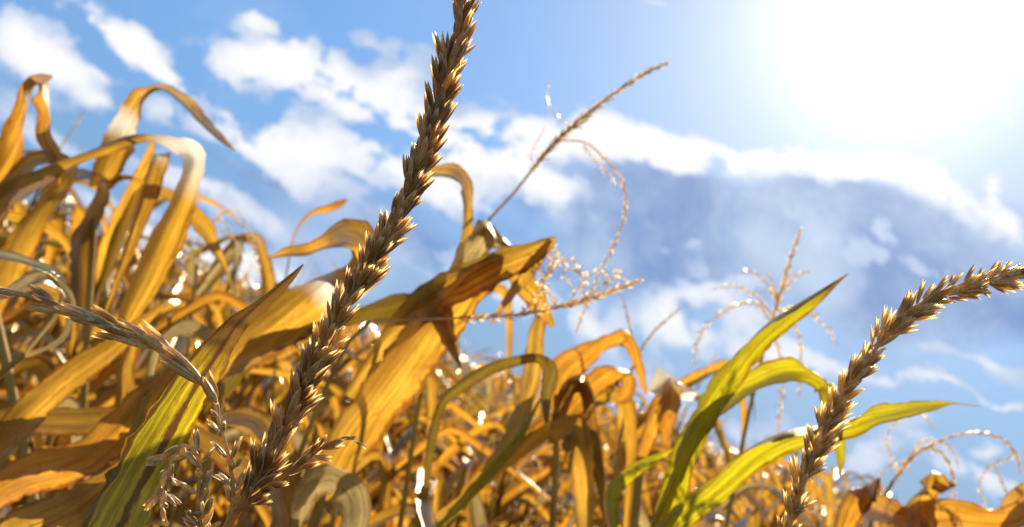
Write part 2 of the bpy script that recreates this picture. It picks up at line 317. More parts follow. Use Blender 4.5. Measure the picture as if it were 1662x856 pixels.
def spline(pts, step=None, n=None):
    """Catmull-Rom through rows of pts (any number of columns); columns 0..2 are the place"""
    p = np.asarray(pts, float); m = len(p)
    if m == 2: p = np.array([p[0], (p[0] + p[1]) / 2, p[1]]); m = 3
    e = np.vstack([2 * p[0] - p[1], p, 2 * p[-1] - p[-2]])
    seg = np.linalg.norm(np.diff(p[:, :3], axis=0), axis=1); L = seg.sum()
    if n is None: n = max(4, int(L / step))
    cum = np.concatenate([[0], np.cumsum(seg)]); out = []
    for s in np.linspace(0, L, n):
        i = min(max(np.searchsorted(cum, s) - 1, 0), m - 2); t = 0 if seg[i] < 1e-9 else (s - cum[i]) / seg[i]
        a, b, c, d = e[i], e[i + 1], e[i + 2], e[i + 3]
        out.append(.5 * (2 * b + (c - a) * t + (2 * a - 5 * b + 4 * c - d) * t * t + (3 * b - a - 3 * c + d) * t ** 3))
    return np.array(out)
def tangents(p):
    t = np.gradient(p, axis=0); return t / np.maximum(np.linalg.norm(t, axis=1, keepdims=True), 1e-9)
def frames(p):
    T = tangents(p); u = nrm(np.cross(T[0], [0.3, 0.2, 1.0])); Us = []
    for t in T:
        u = nrm(u - t * np.dot(u, t)); Us.append(u)
    Us = np.array(Us); return T, Us, np.cross(T, Us)
def tube(mb, p, r, sides=8, mat=0, tint=(0.5, 0.1, 0)):
    T, A, B = frames(p); r = np.broadcast_to(r, len(p)); a = np.linspace(0, 2 * math.pi, sides, endpoint=False)
    v = p[:, None, :] + r[:, None, None] * (np.cos(a)[None, :, None] * A[:, None, :] + np.sin(a)[None, :, None] * B[:, None, :])
    n = len(p)
    mb.add(v.reshape(-1, 3), grid_faces(n, sides, True), t=np.tile(tint, (n * sides, 1)), mat=mat)
def blade(mb, p, side, hw, fold=0.25, ripple=0.0, rk=60, seed=0, nc=7, mat=0, curl=0.0, crumple=0.16, marks=()):
    """one leaf: a strip along p, side = direction of its width, folded a little along the midrib, rippled edges"""
    rg = np.random.RandomState(seed); n = len(p); T = tangents(p)
    side = side - T * np.sum(side * T, axis=1, keepdims=True); side /= np.maximum(np.linalg.norm(side, axis=1, keepdims=True), 1e-9)
    N = np.cross(T, side); s = np.linspace(-1, 1, nc)
    L = np.concatenate([[0], np.cumsum(np.linalg.norm(np.diff(p, axis=0), axis=1))]); v01 = L / L[-1]
    cr = [(rg.uniform(6, 60), rg.uniform(-3.5, 3.5), rg.rand() * 6.28, rg.uniform(.4, 1)) for _ in range(7)]
    ph = rg.rand(2) * 6.28; k2 = rk * (0.7 + .6 * rg.rand())
    V = np.zeros((n, nc, 3)); jag = 1 + 0.05 * np.interp(L, np.linspace(0, L[-1], 24), rg.randn(24))
    ks = np.linspace(0, L[-1], 90); e2 = [rg.randn(90) * .035 - (rg.rand(90) < .035) * rg.uniform(.05, .22, 90) for _ in (0, 1)]
    for j, sv in enumerate(s):
        a = abs(sv); phs = ph[0] if sv < 0 else ph[1]
        z = fold * a + curl * a * a
        rp = ripple * a ** 2 * (np.sin(L * rk + phs) * .6 + .4 * np.sin(L * k2 * 1.7 + phs * 2))
        z = z + crumple * sum(am * np.abs(np.sin(L * fq * .5 + sv * c_ + p_)) * (14 / (14 + fq * .5)) for fq, c_, p_, am in cr) * .5
        w = hw * (1 + (np.interp(L, ks, e2[0 if sv < 0 else 1]) if a > .9 else 0)) * (1 + .07 * np.interp(L, np.linspace(0, L[-1], 40), rg.randn(40)) * a) * jag * sv * (1 - 0.18 * abs(fold) * a)
        V[:, j] = p + side * w[:, None] + N * (z * hw + rp * np.minimum(1, hw / 0.012))[:, None]
    uv = np.zeros((n, nc, 2)); uv[..., 0] = (s + 1) / 2; uv[..., 1] = v01[:, None]
    tt = np.zeros((n, nc, 3))
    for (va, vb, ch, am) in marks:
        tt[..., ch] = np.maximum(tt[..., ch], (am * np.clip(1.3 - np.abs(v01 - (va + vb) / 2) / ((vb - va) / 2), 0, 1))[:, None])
    mb.add(V.reshape(-1, 3), grid_faces(n, nc), uv.reshape(-1, 2), tt.reshape(-1, 3), mat=mat)
def glume(mb, base, ax, out, L, w, r, mat=0, lo=False, arc=2.4, bend=0.0):
    """one pointed boat-shaped husk: ax = its long axis, out = the side its back faces"""
    ax = nrm(ax); out = nrm(out - ax * np.dot(out, ax)); sd = np.cross(ax, out)
    ts = [0, .3, .7, 1] if lo else [0, .12, .3, .5, .7, .87, 1]
    ws = {0: .4, .12: .75, .3: .97, .5: 1, .7: .8, .87: .45, 1: .04}
    nc = 3 if lo else 6
    V = []; TT = []
    for t in ts:
        for j in range(nc):
            k = j / (nc - 1) - .5; a = k * arc; ww = w * ws[t]
            V.append(base + ax * (t * L) + out * (ww * (math.cos(a) - .25) + bend * L * t * t) + sd * (ww * math.sin(a)))
            TT.append((r, t, k + .5))
    mb.add(V, grid_faces(len(ts), nc), t=TT, mat=mat)
def spike(mb, p, L=0.0095, w=0.0016, pitch=0.0042, ranks=3, ang=24, rr=(0.0016, 0.0008), seed=0, mat=0, lo=False, start=0.0, grow=0.03, spread=8, tipstart=0.0, side=None):
    """a tassel spike: thin rachis p with pairs of pointed husks in whorls"""
    rg = random.Random(seed); tube(mb, p, np.linspace(rr[0], rr[1], len(p)), 5 if lo else 7, mat, (0.35, 0.15, 0.5))
    T, A, B = frames(p); d = np.concatenate([[0], np.cumsum(np.linalg.norm(np.diff(p, axis=0), axis=1))]); tot = d[-1]
    s = start; k = 0
    while s < tot - 0.002:
        i = min(np.searchsorted(d, s), len(p) - 1); c = p[i - 1] + (p[i] - p[i - 1]) * ((s - d[i - 1]) / max(d[i] - d[i - 1], 1e-9)) if i else p[0]
        sz = min(1, .45 + (tot - s) / grow * .55) * (0.85 + .3 * rg.random())
        for m in range(ranks):
            if rg.random() < 0.10: continue
            ph = 2 * math.pi * m / ranks + k * 1.1 + rg.uniform(-.5, .5)
            o = A[i] * math.cos(ph) + B[i] * math.sin(ph); a = rad(ang + rg.gauss(0, spread))
            if side is not None and np.dot(o, side) < -0.2: continue
            ax = T[i] * math.cos(a) + o * math.sin(a); r = rg.random(); LL = L * sz * rg.uniform(.85, 1.15)
            bs = c + o * rr[0] * .7 + T[i] * rg.uniform(-.0018, .0018)
            if lo:
                glume(mb, bs, ax, o, LL, w * sz * 1.1, r, mat, True, 3.2)
            else:
                op = rg.uniform(.02, .2)
                glume(mb, bs, ax + o * op * .4, o, LL, w * sz, r, mat, False, 3.3, .03)
                glume(mb, bs + o * w * .3, ax - o * op, -o, LL * .96, w * sz * .95, min(1, r + .1), mat, False, 3.3, .02)
                if rg.random() < .65:           # the second, stalked spikelet of the pair
                    sd = np.cross(T[i], o) * (1 if rg.random() < .5 else -1); ax2 = nrm(ax + sd * rg.uniform(.15, .4)); r2 = rg.random()
                    b2 = bs + ax2 * .002 + sd * w
                    glume(mb, b2, ax2, o + sd * .5, LL * .92, w * sz * .85, r2, mat, False, 3.2, .04)
                    glume(mb, b2, ax2 - sd * .1, -o - sd * .5, LL * .88, w * sz * .8, r2, mat, False, 3.2, .02)
        s += pitch * rg.uniform(.8, 1.2); k += 1
    return p

def tag(o, label=None, cat=None, group=None, kind=None):
    if label: o['label'] = label
    if cat: o['category'] = cat
    if group: o['group'] = group
    if kind: o['kind'] = kind
    return o
def empty(name, loc):
    o = bpy.data.objects.new(name, None); COL.objects.link(o); o.location = [float(x) for x in loc]; o.empty_display_size = .1; return o

# ------------------------------------------------------------------ ground
mb = MB(); n = 41; xs = np.sign(np.linspace(-1, 1, n)) * np.abs(np.linspace(-1, 1, n)) ** 3 * 2500
X, Y = np.meshgrid(xs, xs); Z = np.zeros_like(X); mb.add(np.stack([X, Y, Z], -1).reshape(-1, 3), grid_faces(n, n))
tag(mb.build('ground', 'soil'), kind='structure')

# ------------------------------------------------------------------ generic corn leaf / plant
def gen_leaf(rg, p0, az, L, e0, brk, drop, width, twist, nseg=22):
    """centre line, side vectors and half widths of a leaf that rises from the stalk, bends over at brk and hangs"""
    st = L / nseg; p = [np.array(p0, float)]; sides = []; el = e0; a = az; wob = rg.uniform(-.6, .6); kink = rg.uniform(.02, .10)
    tw0 = rg.uniform(-.3, .3)
    for i in range(nseg + 1):
        t = i / nseg
        g_ = math.exp(-((t - brk) / kink) ** 2) / (kink * 1.77)
        el -= (drop * .72 * g_ + drop * .28) / nseg
        el = max(el, -1.5)
        a += wob / nseg * (1 + 2 * t)
        d = np.array([math.cos(el) * math.cos(a), math.cos(el) * math.sin(a), math.sin(el)])
        sd = np.array([-math.sin(a), math.cos(a), 0]); up = np.cross(d, sd)
        tw = tw0 + twist * t ** 1.3
        sides.append(sd * math.cos(tw) + up * math.sin(tw))
        if i < nseg: p.append(p[-1] + d * st)
    t = np.linspace(0, 1, nseg + 1)
    hw = width * np.clip(np.minimum(1, .45 + t * 3.2), 0, 1) * np.clip(1 - t ** 2.6, 0.02, 1)
    return np.array(p), np.array(sides), hw
def leaf_into(mb, rg, p0, az, mat=0, L=None, nc=5, nseg=22, e0=None, hi=False):
    L = L or rg.uniform(.45, .8)
    p, sd, hw = gen_leaf(rg, p0, az, L, e0 if e0 is not None else rad(rg.uniform(48, 78)), rg.uniform(.22, .6), rad(rg.uniform(90, 165)), rg.uniform(.008, .023), rg.uniform(-3.0, 3.0), nseg)
    blade(mb, p, sd, hw, rg.uniform(.3, 1.1), rg.uniform(.001, .006), rg.uniform(25, 60), rg.randrange(10 ** 6), nc, mat, rg.uniform(-.3, .6), .32)
def tassel_lines(rg, base, dirv, Lc, nb, Lb):
    c = [base]; d = nrm(np.array(dirv, float)); bend = np.array([rg.uniform(-.25, .4), rg.uniform(-.3, .3), -.05])
    for i in range(8): d = nrm(d + bend * .12); c.append(c[-1] + d * Lc / 8)
    br = []
    for k in range(nb):
        s = base + (np.array(c[2]) - base) * (k / max(1, nb)); a = k * 2.4 + rg.uniform(-.4, .4); e = rg.uniform(.5, 1.1); q = [s]
        dd = np.array([math.cos(a) * math.cos(e), math.sin(a) * math.cos(e), math.sin(e)]); L = Lb * rg.uniform(.7, 1.1); dr = rg.uniform(.08, .42)
        for i in range(9): dd = nrm(dd + np.array([0, 0, -dr])); q.append(q[-1] + dd * L / 9)
        br.append(np.array(q))
    return np.array(c), br
LM = ['gold', 'orange', 'tan', 'brown', 'gold', 'orange', 'brown', 'gold', 'orange', 'tan', 'pale', 'gold', 'orange', 'olive', 'gold', 'orange', 'brown']
def proto(i, parts=True, H=None):
    """a field corn plant at the origin; parts=True: stalk, each leaf and the tassel with its branches as objects of their own"""
    rg = random.Random(100 + i); H = H or rg.uniform(1.84, 2.0); lean = np.array([rg.uniform(-.03, .12), rg.uniform(-.06, .06)])
    def sp(z): t = z / H; return np.array([lean[0] * t * t, lean[1] * t * t, z])
    root = empty('corn_plant', (0, 0, 0)) if parts else None
    one = MB(); used = []
    def slot(m):
        if m not in used: used.append(m)
        return used.index(m)
    zs = np.linspace(0, H + .06, 26); pts = np.array([sp(z) for z in zs])
    r = np.interp(zs, [0, H * .6, H + .06], [.012, .008, .003]) * (1 + .25 * np.exp(-(((zs % .17) - .02) / .02) ** 2))
    if parts: m_ = MB(); tube(m_, pts, r, 8); m_.build('stalk', 'stalk', root)
    else: tube(one, pts, r, 5, slot('stalk'))
    az = rg.uniform(0, 6.28); nl = rg.randint(18, 22)
    for k in range(nl):
        z = H * (.36 + .64 * ((k + .5) / nl) ** .8); az += math.pi + rg.uniform(-.5, .5); m = LM[rg.randrange(len(LM))]
        L = rg.uniform(.5, .85) * (1 - .35 * (k / nl))
        if parts: m_ = MB(); leaf_into(m_, rg, sp(z), az, 0, L, 7, 44); m_.build('leaf', m, root)
        else: leaf_into(one, rg, sp(z), az, slot(m), L, 3, 12)
    if i % 3 != 1:
        c, br = tassel_lines(rg, sp(H + .05), (.15, 0, 1), rg.uniform(.14, .2), rg.randint(3, 6), .15); m = ['spike_pale', 'spike_tan'][i % 2]
        if parts:
            m_ = MB(); spike(m_, spline(c, n=24), .007, .0012, .006, 2, 24, (.0015, .0006), i, 0, True); t = m_.build('tassel', m, root)
            for b in br: m_ = MB(); spike(m_, spline(b, n=20), .0065, .0011, .009, 1, 28, (.0008, .0004), i, 0, True); m_.build('tassel_branch', m, t)
        else:
            mm = slot(m); spike(one, c, .009, .0016, .012, 2, 24, (.0016, .0006), i, mm, True)
            for b in br: spike(one, b, .008, .0014, .02, 1, 28, (.0009, .0004), i, mm, True)
    if parts: return root
    o = one.build('corn_plant', used); return o
def copy_tree(o, parent=None):
    c = o.copy(); COL.objects.link(c); c.parent = parent
    for ch in o.children: copy_tree(ch, c)
    return c
def hero_low_leaves(root, base, top, seed, zmax, n=4):
    rg = random.Random(seed); az = rg.uniform(0, 6.28)
    for k in range(n):
        z = .5 + (zmax - .5) * (k + .5) / n; az += math.pi + rg.uniform(-.4, .4); t = z / max(top[2], .1)
        p = np.array([base[0] + (top[0] - base[0]) * t * t, base[1] + (top[1] - base[1]) * t * t, z])
        m_ = MB(); leaf_into(m_, rg, p, az, 0, rg.uniform(.5, .7), 5, e0=rad(rg.uniform(15, 35))); m_.build('leaf', LM[rg.randrange(len(LM))], root, base)

# ------------------------------------------------------------------ the plants one can tell apart
def pix(lst): return np.array([list(P(a[0], a[1], a[2])) + list(a[3:]) for a in lst])
class Plant:
    def __init__(s, label, top, seed, r=(.011, .004), shift=(0, 0), low=4, zmax=1.35):
        """top: pixels and distances the stalk passes, highest last; it comes out of the ground below the first"""
        tp_ = np.array([P(*a) for a in top]); s.base = np.array([tp_[0][0] + shift[0], tp_[0][1] + shift[1], 0.0])
        s.root = tag(empty('corn_plant', s.base), label, 'corn plant', 'corn plants standing out from the field')
        z0 = tp_[0][2]; lowp = [s.base + (np.array([tp_[0][0], tp_[0][1], z0]) - s.base) * np.array([t * t, t * t, t]) for t in (0, .2, .4, .6, .8, .93)]
        p = spline(np.vstack([lowp, tp_]), n=70); m_ = MB(); tube(m_, p, np.interp(p[:, 2], [0, 1.2, p[-1, 2]], [r[0], r[0] * .7, r[1]]), 8); m_.build('stalk', 'stalk', s.root, s.base)
        s.top = tp_[0]; s.seed = seed
        if low: hero_low_leaves(s.root, s.base, s.top, seed, zmax, low)
    def leaf(s, pts, mat, fold=.3, ripple=.003, rk=45, label=None, step=.006, nc=9, curl=0.0, seed=None, marks=(), crumple=.16):
        """pts: (px, py, distance, half width in px, turn of the blade about its length in degrees)"""
        a = pix(pts); q = spline(a, step=step); p = q[:, :3]; hwp = np.maximum(q[:, 3], .4)
        d = (p - EYE) @ Fv; hw = hwp * d / FPX; phi = np.radians(q[:, 4]); T = tangents(p); Vd = p - EYE; Vd /= np.linalg.norm(Vd, axis=1, keepdims=True)
        n2 = np.cross(T, Vd); ln = np.linalg.norm(n2, axis=1, keepdims=True); n2 /= np.maximum(ln, 1e-6)
        for i in range(1, len(n2)):
            if np.dot(n2[i], n2[i - 1]) < 0: n2[i] *= -1
        v2 = np.cross(T, n2); sd = n2 * np.cos(phi)[:, None] + v2 * np.sin(phi)[:, None]
        hw = hw / np.maximum(np.abs(np.cos(phi)), .45)
        m_ = MB(); blade(m_, p, sd, hw, fold, ripple, rk, s.seed * 7 + len(s.root.children) if seed is None else seed, nc, 0, curl, crumple, marks)
        o = m_.build('leaf', mat, s.root, s.base)
        if label: o['label'] = label
        return o
    def tassel(s, pts, mat, **k):
        p = spline(pix(pts), step=.004); m_ = MB(); spike(m_, p, **k); s.t = m_.build('tassel', mat, s.root, s.base); return s.t
    def branch(s, pts, mat, **k):
        p = spline(pix(pts), step=.004); m_ = MB(); spike(m_, p, **k); o = m_.build('tassel_branch', mat, s.t); 
        me = o.data; co = np.zeros(len(me.vertices) * 3); me.vertices.foreach_get('co', co); co = co.reshape(-1, 3) - s.base; me.vertices.foreach_set('co', co.ravel()); me.update(); return o

# 1 the great sharp tassel
A = Plant('big brown seed-husk tassel in sharp focus, rising from bottom left to the top edge', [(322, 960, .35), (352, 880, .35)], 1, (.009, .0032), (-.02, .03), 3, 1.1)
A.tassel([(352, 880, .35), (385, 830, .35), (432, 752, .35), (478, 660, .35), (525, 565, .35), (572, 478, .35), (622, 395, .35), (662, 315, .352), (695, 230, .355), (718, 150, .358), (740, 70, .36), (755, 0, .362), (768, -60, .365), (785, -170, .37)], 'spike_brown',
         L=.0138, w=.00165, pitch=.0038, ranks=3, ang=19, rr=(.0019, .0011), seed=11, start=.022, spread=9)
A.branch([(355, 880, .35), (378, 815, .345), (372, 745, .34), (357, 690, .338), (345, 650, .336)], 'spike_tan', L=.0095, w=.0016, pitch=.0085, ranks=2, ang=26, rr=(.0010, .0007), seed=12, start=.02)
A.branch([(348, 652, .336), (330, 622, .335), (300, 597, .334), (252, 562, .333), (185, 532, .33), (110, 505, .328), (50, 482, .325), (-20, 468, .322)], 'spike_straw', L=.0160, w=.0017, pitch=.0085, ranks=2, ang=2.5, rr=(.0015, .0010), seed=13, spread=1.5)
A.branch([(385, 830, .35), (430, 795, .347), (480, 757, .344), (520, 728, .342), (556, 713, .34), (578, 711, .34)], 'spike_brown', L=.0112, w=.0014, pitch=.0078, ranks=2, ang=22, rr=(.0013, .0008), seed=14, start=.006)
A.branch([(345, 900, .35), (325, 850, .335), (322, 800, .33), (326, 760, .328), (318, 735, .327), (300, 722, .327), (280, 735, .328), (268, 770, .33), (262, 812, .333), (270, 850, .335)], 'spike_tan', L=.0088, w=.0016, pitch=.0058, ranks=2, ang=38, rr=(.0010, .0006), seed=15, spread=12)
# 2 the right tassel
B = Plant('light tan seed-husk tassel in focus, arching from the bottom to the right edge', [(1240, 960, .41), (1268, 890, .41)], 2, (.009, .003), (.02, .03), 3, 1.2)
B.tassel([(1268, 890, .41), (1282, 845, .41), (1300, 790, .405), (1328, 722, .40), (1362, 652, .40), (1405, 585, .40), (1455, 527, .40), (1510, 487, .40), (1570, 466, .40), (1630, 450, .402), (1700, 434, .405), (1800, 410, .41)], 'spike_tan',
         L=.0122, w=.0013, pitch=.0038, ranks=3, ang=26, rr=(.0019, .0010), seed=21, start=.004, spread=10)
# 3 the mottled leaf lower left
Cc = Plant('corn plant with a green and yellow leaf striped brown, behind the left tassel', [(40, 1250, .45), (70, 1120, .44)], 3, (.010, .005), (-.03, .05), 3, 1.2)
Cc.leaf([(70, 1120, .44, 30, 0), (120, 1000, .43, 50, 5), (185, 850, .42, 50, 8), (240, 745, .41, 45, 8), (295, 650, .405, 38, 8), (345, 575, .40, 27, 10), (382, 522, .40, 17, 30), (432, 476, .40, 9, 60), (470, 447, .40, 5, 60), (492, 429, .40, 1, 60)], 'mottled', .38, .0025, 70, step=.0035, nc=11, marks=[(.66, 1.2, 1, .8)])
# 4 left plant with big folded leaves
D = Plant('dry plant at the left with a broad leaf folded over white in the sun', [(60, 900, .95), (20, 640, .95), (-30, 420, .95)], 4, (.011, .005), (0, 0), 4, 1.3)
D.leaf([(-60, 350, .95, 16, 20), (0, 300, .94, 13, 35), (70, 272, .92, 10, 50), (140, 245, .9, 9, 55), (200, 220, .88, 8, 65), (240, 216, .86, 6, 74), (272, 224, .85, 8, 55), (297, 237, .84, 14, 25), (311, 248, .835, 17, 8), (315, 262, .83, 17, 0), (309, 284, .825, 18, -10), (293, 325, .83, 22, -20), (270, 370, .84, 27, -25), (240, 435, .85, 26, -20), (213, 492, .86, 19, -20), (190, 545, .87, 6, -20)], 'gold', .45, .002, 40, label='leaf folded over, fold coloured white for bleaching and sun glare', curl=.2, marks=[(.50, .68, 0, .95)])  # white mark at the fold: bleaching plus painted sun glare
D2 = Plant('dry plant at the left whose narrow leaf peaks and hangs right against the sky', [(120, 900, 1.1), (140, 560, 1.1), (155, 330, 1.1)], 5, (.010, .004), (0, .05), 4, 1.3)
D2.leaf([(160, 300, 1.1, 16, 20), (178, 262, 1.08, 24, 10), (205, 218, 1.05, 24, -10), (228, 182, 1.03, 17, -40), (242, 160, 1.02, 9, -74), (256, 149, 1.015, 6, -80), (272, 152, 1.01, 7, -60), (300, 174, 1.0, 9, -50), (330, 205, .99, 9, -45), (358, 228, .98, 6, -40), (382, 246, .98, 1, -40)], 'gold', .4, .002, 40, curl=.2, marks=[(.62, 1.1, 1, .55), (.28, .42, 0, .8)])
D2.leaf([(165, 300, 1.1, 5, 40), (205, 284, 1.08, 5, 60), (250, 300, 1.05, 5, 60), (300, 330, 1.0, 12, 30), (330, 365, 1.0, 16, 10), (350, 405, 1.0, 9, 0), (368, 440, 1.0, 3, 0), (380, 480, 1.0, 1, 0)], 'gold', .4, .002)
D2.leaf([(135, 520, 1.1, 14, 0), (130, 400, 1.1, 20, 30), (138, 340, 1.08, 18, 60), (152, 298, 1.06, 12, 80), (110, 294, 1.05, 9, 60), (60, 302, 1.04, 12, 40), (10, 325, 1.03, 20, 20), (-30, 380, 1.02, 18, 0)], 'brown', .3, .003)
D3 = Plant('dry plant at the left edge with one leaf looped in a high hoop', [(-60, 700, 1.0), (-55, 480, 1.0), (-30, 360, 1.0)], 6, (.010, .004), (0, 0), 3, 1.3)
D3.leaf([(-40, 350, 1.0, 22, 0), (0, 278, 1.0, 22, 10), (28, 228, .99, 20, -20), (45, 190, .98, 10, -60), (55, 150, .97, 10, -70), (68, 138, .96, 9, -80), (82, 152, .95, 13, 60), (80, 190, .95, 11, 40), (76, 222, .95, 12, 20), (92, 255, .95, 10, 20), (96, 300, .95, 3, 10)], 'orange', .35, .003, curl=.3)
D3.leaf([(-20, 520, .98, 16, 0), (40, 380, .97, 22, 20), (75, 320, .96, 16, 50), (110, 272, .96, 10, 60), (60, 262, .95, 12, 40), (20, 300, .95, 16, 20), (-20, 350, .95, 20, 20)], 'gold', .3, .003)
# 5 plant behind the great tassel, left of it
E = Plant('dry plant left of the big tassel, broad leaf bent back to a white shoulder', [(300, 1000, .8), (330, 800, .8), (360, 620, .8)], 7, (.011, .005), (0, .05), 3, 1.2)
E.leaf([(350, 600, .8, 18, 0), (400, 560, .79, 34, 10), (455, 515, .78, 42, 20), (515, 465, .77, 42, 30), (560, 425, .76, 32, 60), (562, 406, .75, 24, 70), (535, 402, .74, 12, 60), (500, 410, .74, 10, 40), (465, 413, .73, 9, 30), (440, 418, .73, 2, 20)], 'gold', .25, .002, 40, label='broad leaf bent back at a white shoulder', curl=.3, marks=[(.50, .66, 0, .9)])  # shoulder mark paints the sun's white highlight into the bleached colour
E.leaf([(360, 640, .8, 12, 0), (420, 560, .8, 16, 20), (500, 528, .8, 13, 50), (600, 500, .8, 15, 50), (690, 478, .8, 20, 50), (722, 490, .79, 20, 40), (728, 530, .78, 14, 20), (742, 580, .77, 6, 0), (748, 600, .77, 1, 0)], 'olive', .3, .002, 40)
# 6 centre plant with the largest leaf
G = Plant('dry plant at the centre with the broadest leaf, its tip folded brown and gold', [(470, 1000, .82), (500, 880, .82), (530, 790, .82)], 8, (.012, .006), (0, 0), 3, 1.2)
G.leaf([(520, 800, .82, 30, 0), (560, 725, .81, 36, 5), (610, 650, .80, 41, 10), (665, 575, .79, 43, 12), (710, 515, .78, 41, 15), (755, 462, .77, 34, 20), (795, 425, .76, 24, 30), (820, 400, .76, 10, 40)], 'gold', .42, .0015, 26, label='broad blade glowing golden orange', curl=.25, step=.005)
G.leaf([(560, 640, .80, 10, 40), (630, 540, .78, 22, 30), (690, 480, .77, 30, 25), (745, 446, .76, 34, 28), (800, 418, .75, 30, 34), (850, 402, .745, 24, 40), (885, 390, .74, 13, 40), (902, 384, .74, 3, 40)], 'tan', .6, .001, 40, label='brown folded blade with a blunt tip', curl=.1, marks=[(0, .9, 1, .22)])
G.leaf([(895, 388, .742, 4, 0), (872, 424, .75, 11, 10), (845, 462, .76, 10, 20), (815, 500, .77, 5, 30), (795, 530, .78, 1, 30)], 'tan', .4, .001)
G.leaf([(870, 415, .80, 6, 30), (850, 450, .80, 22, 20), (868, 468, .80, 22, 30), (890, 500, .8, 14, 50), (900, 530, .8, 4, 50)], 'gold', .4, .003)
G.leaf([(735, 445, .85, 12, 10), (750, 420, .85, 16, 20), (756, 390, .84, 12, 20), (757, 340, .83, 8, 30), (748, 305, .83, 10, 60), (730, 288, .82, 12, 60), (700, 282, .82, 10, 40), (670, 280, .81, 4, 40)], 'gold', .4, .002)
G.leaf([(742, 460, .84, 10, 0), (752, 425, .83, 20, 10), (768, 395, .83, 26, 20), (785, 368, .82, 24, 50), (798, 360, .81, 14, 70), (800, 385, .81, 12, 30), (792, 405, .81, 3, 20)], 'pale', .2, .006, 90, label='crumpled bleached leaf', curl=.5)
G.leaf([(700, 470, .78, 8, 0), (712, 505, .775, 14, 10), (728, 545, .77, 13, 15), (742, 580, .77, 6, 10), (750, 602, .77, 1, 10)], 'gold', .4, .001)
# 7 olive arching leaf plant
Hh = Plant('plant at centre with a dark olive leaf arched like a hook above the husks', [(640, 1000, .85), (672, 880, .85), (690, 790, .85)], 9, (.009, .005), (0, .03), 3, 1.2)
Hh.leaf([(690, 800, .85, 6, 0), (698, 720, .85, 8, 20), (714, 655, .84, 9, 30), (752, 618, .83, 11, 40), (800, 588, .82, 10, 50), (850, 573, .81, 8, 60), (880, 578, .80, 10, 40), (895, 600, .80, 14, 10), (888, 645, .80, 10, 10), (888, 690, .80, 3, 10)], 'olive', .4, .002, curl=.2)
Hh.leaf([(690, 860, .86, 10, 0), (770, 790, .85, 9, 20), (835, 690, .84, 15, 30), (862, 600, .83, 15, 20), (870, 540, .82, 14, 10), (878, 505, .82, 10, 30), (884, 480, .82, 2, 30)], 'tan', .3, .003)
Hh.leaf([(700, 880, .84, 10, 0), (760, 800, .83, 11, 20), (820, 730, .82, 10, 30), (850, 690, .82, 6, 40), (880, 640, .82, 1, 40)], 'green', .8, .002, label='leaf still green along one edge')
# 8 orange leaves right of centre
I = Plant('dry orange plant right of centre with ribbon leaves curling at the sky', [(880, 1000, 1.0), (900, 800, 1.0), (905, 640, 1.0)], 10, (.010, .004), (0, 0), 3, 1.3)
I.leaf([(895, 660, 1.0, 12, 0), (910, 605, 1.0, 26, 10), (950, 570, .99, 20, 20), (985, 545, .98, 14, 40), (1012, 533, .97, 12, 70), (1030, 552, .96, 9, 60), (1040, 595, .96, 9, 30), (1048, 640, .96, 2, 20)], 'orange', .35, .003, curl=.2)
I.leaf([(905, 690, 1.0, 10, 0), (950, 630, .98, 20, 20), (985, 600, .97, 24, 30), (1012, 598, .96, 16, 60), (1025, 615, .96, 14, 30), (1015, 645, .96, 12, 10), (1000, 652, .96, 3, 10)], 'orange', .3, .004, curl=.3)
I.leaf([(905, 680, 1.0, 14, 0), (912, 625, .98, 14, 40), (940, 605, .96, 12, 74), (962, 630, .95, 11, 50), (970, 690, .95, 12, 40), (982, 770, .95, 10, 40), (1000, 860, .95, 8, 30), (1010, 920, .95, 3, 30)], 'brown', .6, .002, curl=.3, label='leaf arched over and hanging straight down')
I.leaf([(905, 720, 1.0, 14, 0), (925, 690, .96, 26, 20), (942, 700, .95, 26, 20), (948, 780, .95, 22, 10), (950, 870, .95, 12, 10)], 'tan', .2, .004, 60, curl=.4)
J = Plant('dry plant with one leaf folded down blunt and white-tipped beside the green plant', [(1010, 1000, .95), (1030, 850, .95), (1040, 740, .95)], 11, (.009, .005), (0, .05), 3, 1.3)
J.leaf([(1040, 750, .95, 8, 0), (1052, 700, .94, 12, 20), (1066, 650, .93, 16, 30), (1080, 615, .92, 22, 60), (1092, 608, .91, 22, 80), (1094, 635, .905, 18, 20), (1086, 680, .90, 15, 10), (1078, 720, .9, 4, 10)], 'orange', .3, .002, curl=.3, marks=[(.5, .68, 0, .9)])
# 9 the green plant
K = Plant('fresh green and yellow corn plant right of centre among the dry ones', [(985, 1050, .68), (1015, 940, .68), (1040, 870, .68)], 12, (.011, .006), (0, 0), 3, 1.2)
K.leaf([(1040, 880, .68, 15, 50), (1075, 800, .68, 20, 45), (1112, 715, .675, 20, 34), (1150, 640, .67, 23, 28), (1188, 585, .665, 22, 34), (1230, 535, .66, 16, 52), (1275, 502, .655, 11, 62), (1320, 475, .65, 7, 64), (1350, 458, .65, 4, 60), (1376, 444, .65, 1, 40)], 'green', .85, .0012, 50, step=.004, marks=[(.86, 1.2, 1, .9)])
K.leaf([(1050, 870, .68, 10, 50), (1085, 790, .69, 15, 10), (1130, 708, .69, 20, -20), (1185, 652, .69, 20, -26), (1240, 620, .69, 23, -24), (1290, 604, .69, 22, -10), (1328, 606, .68, 13, 50), (1352, 622, .675, 15, 60), (1354, 655, .67, 20, 10), (1358, 690, .67, 14, 0), (1364, 740, .67, 8, 0), (1362, 775, .67, 1, 0)], 'green', .75, .0012, 50, step=.004, marks=[(.93, 1.2, 1, .8)])
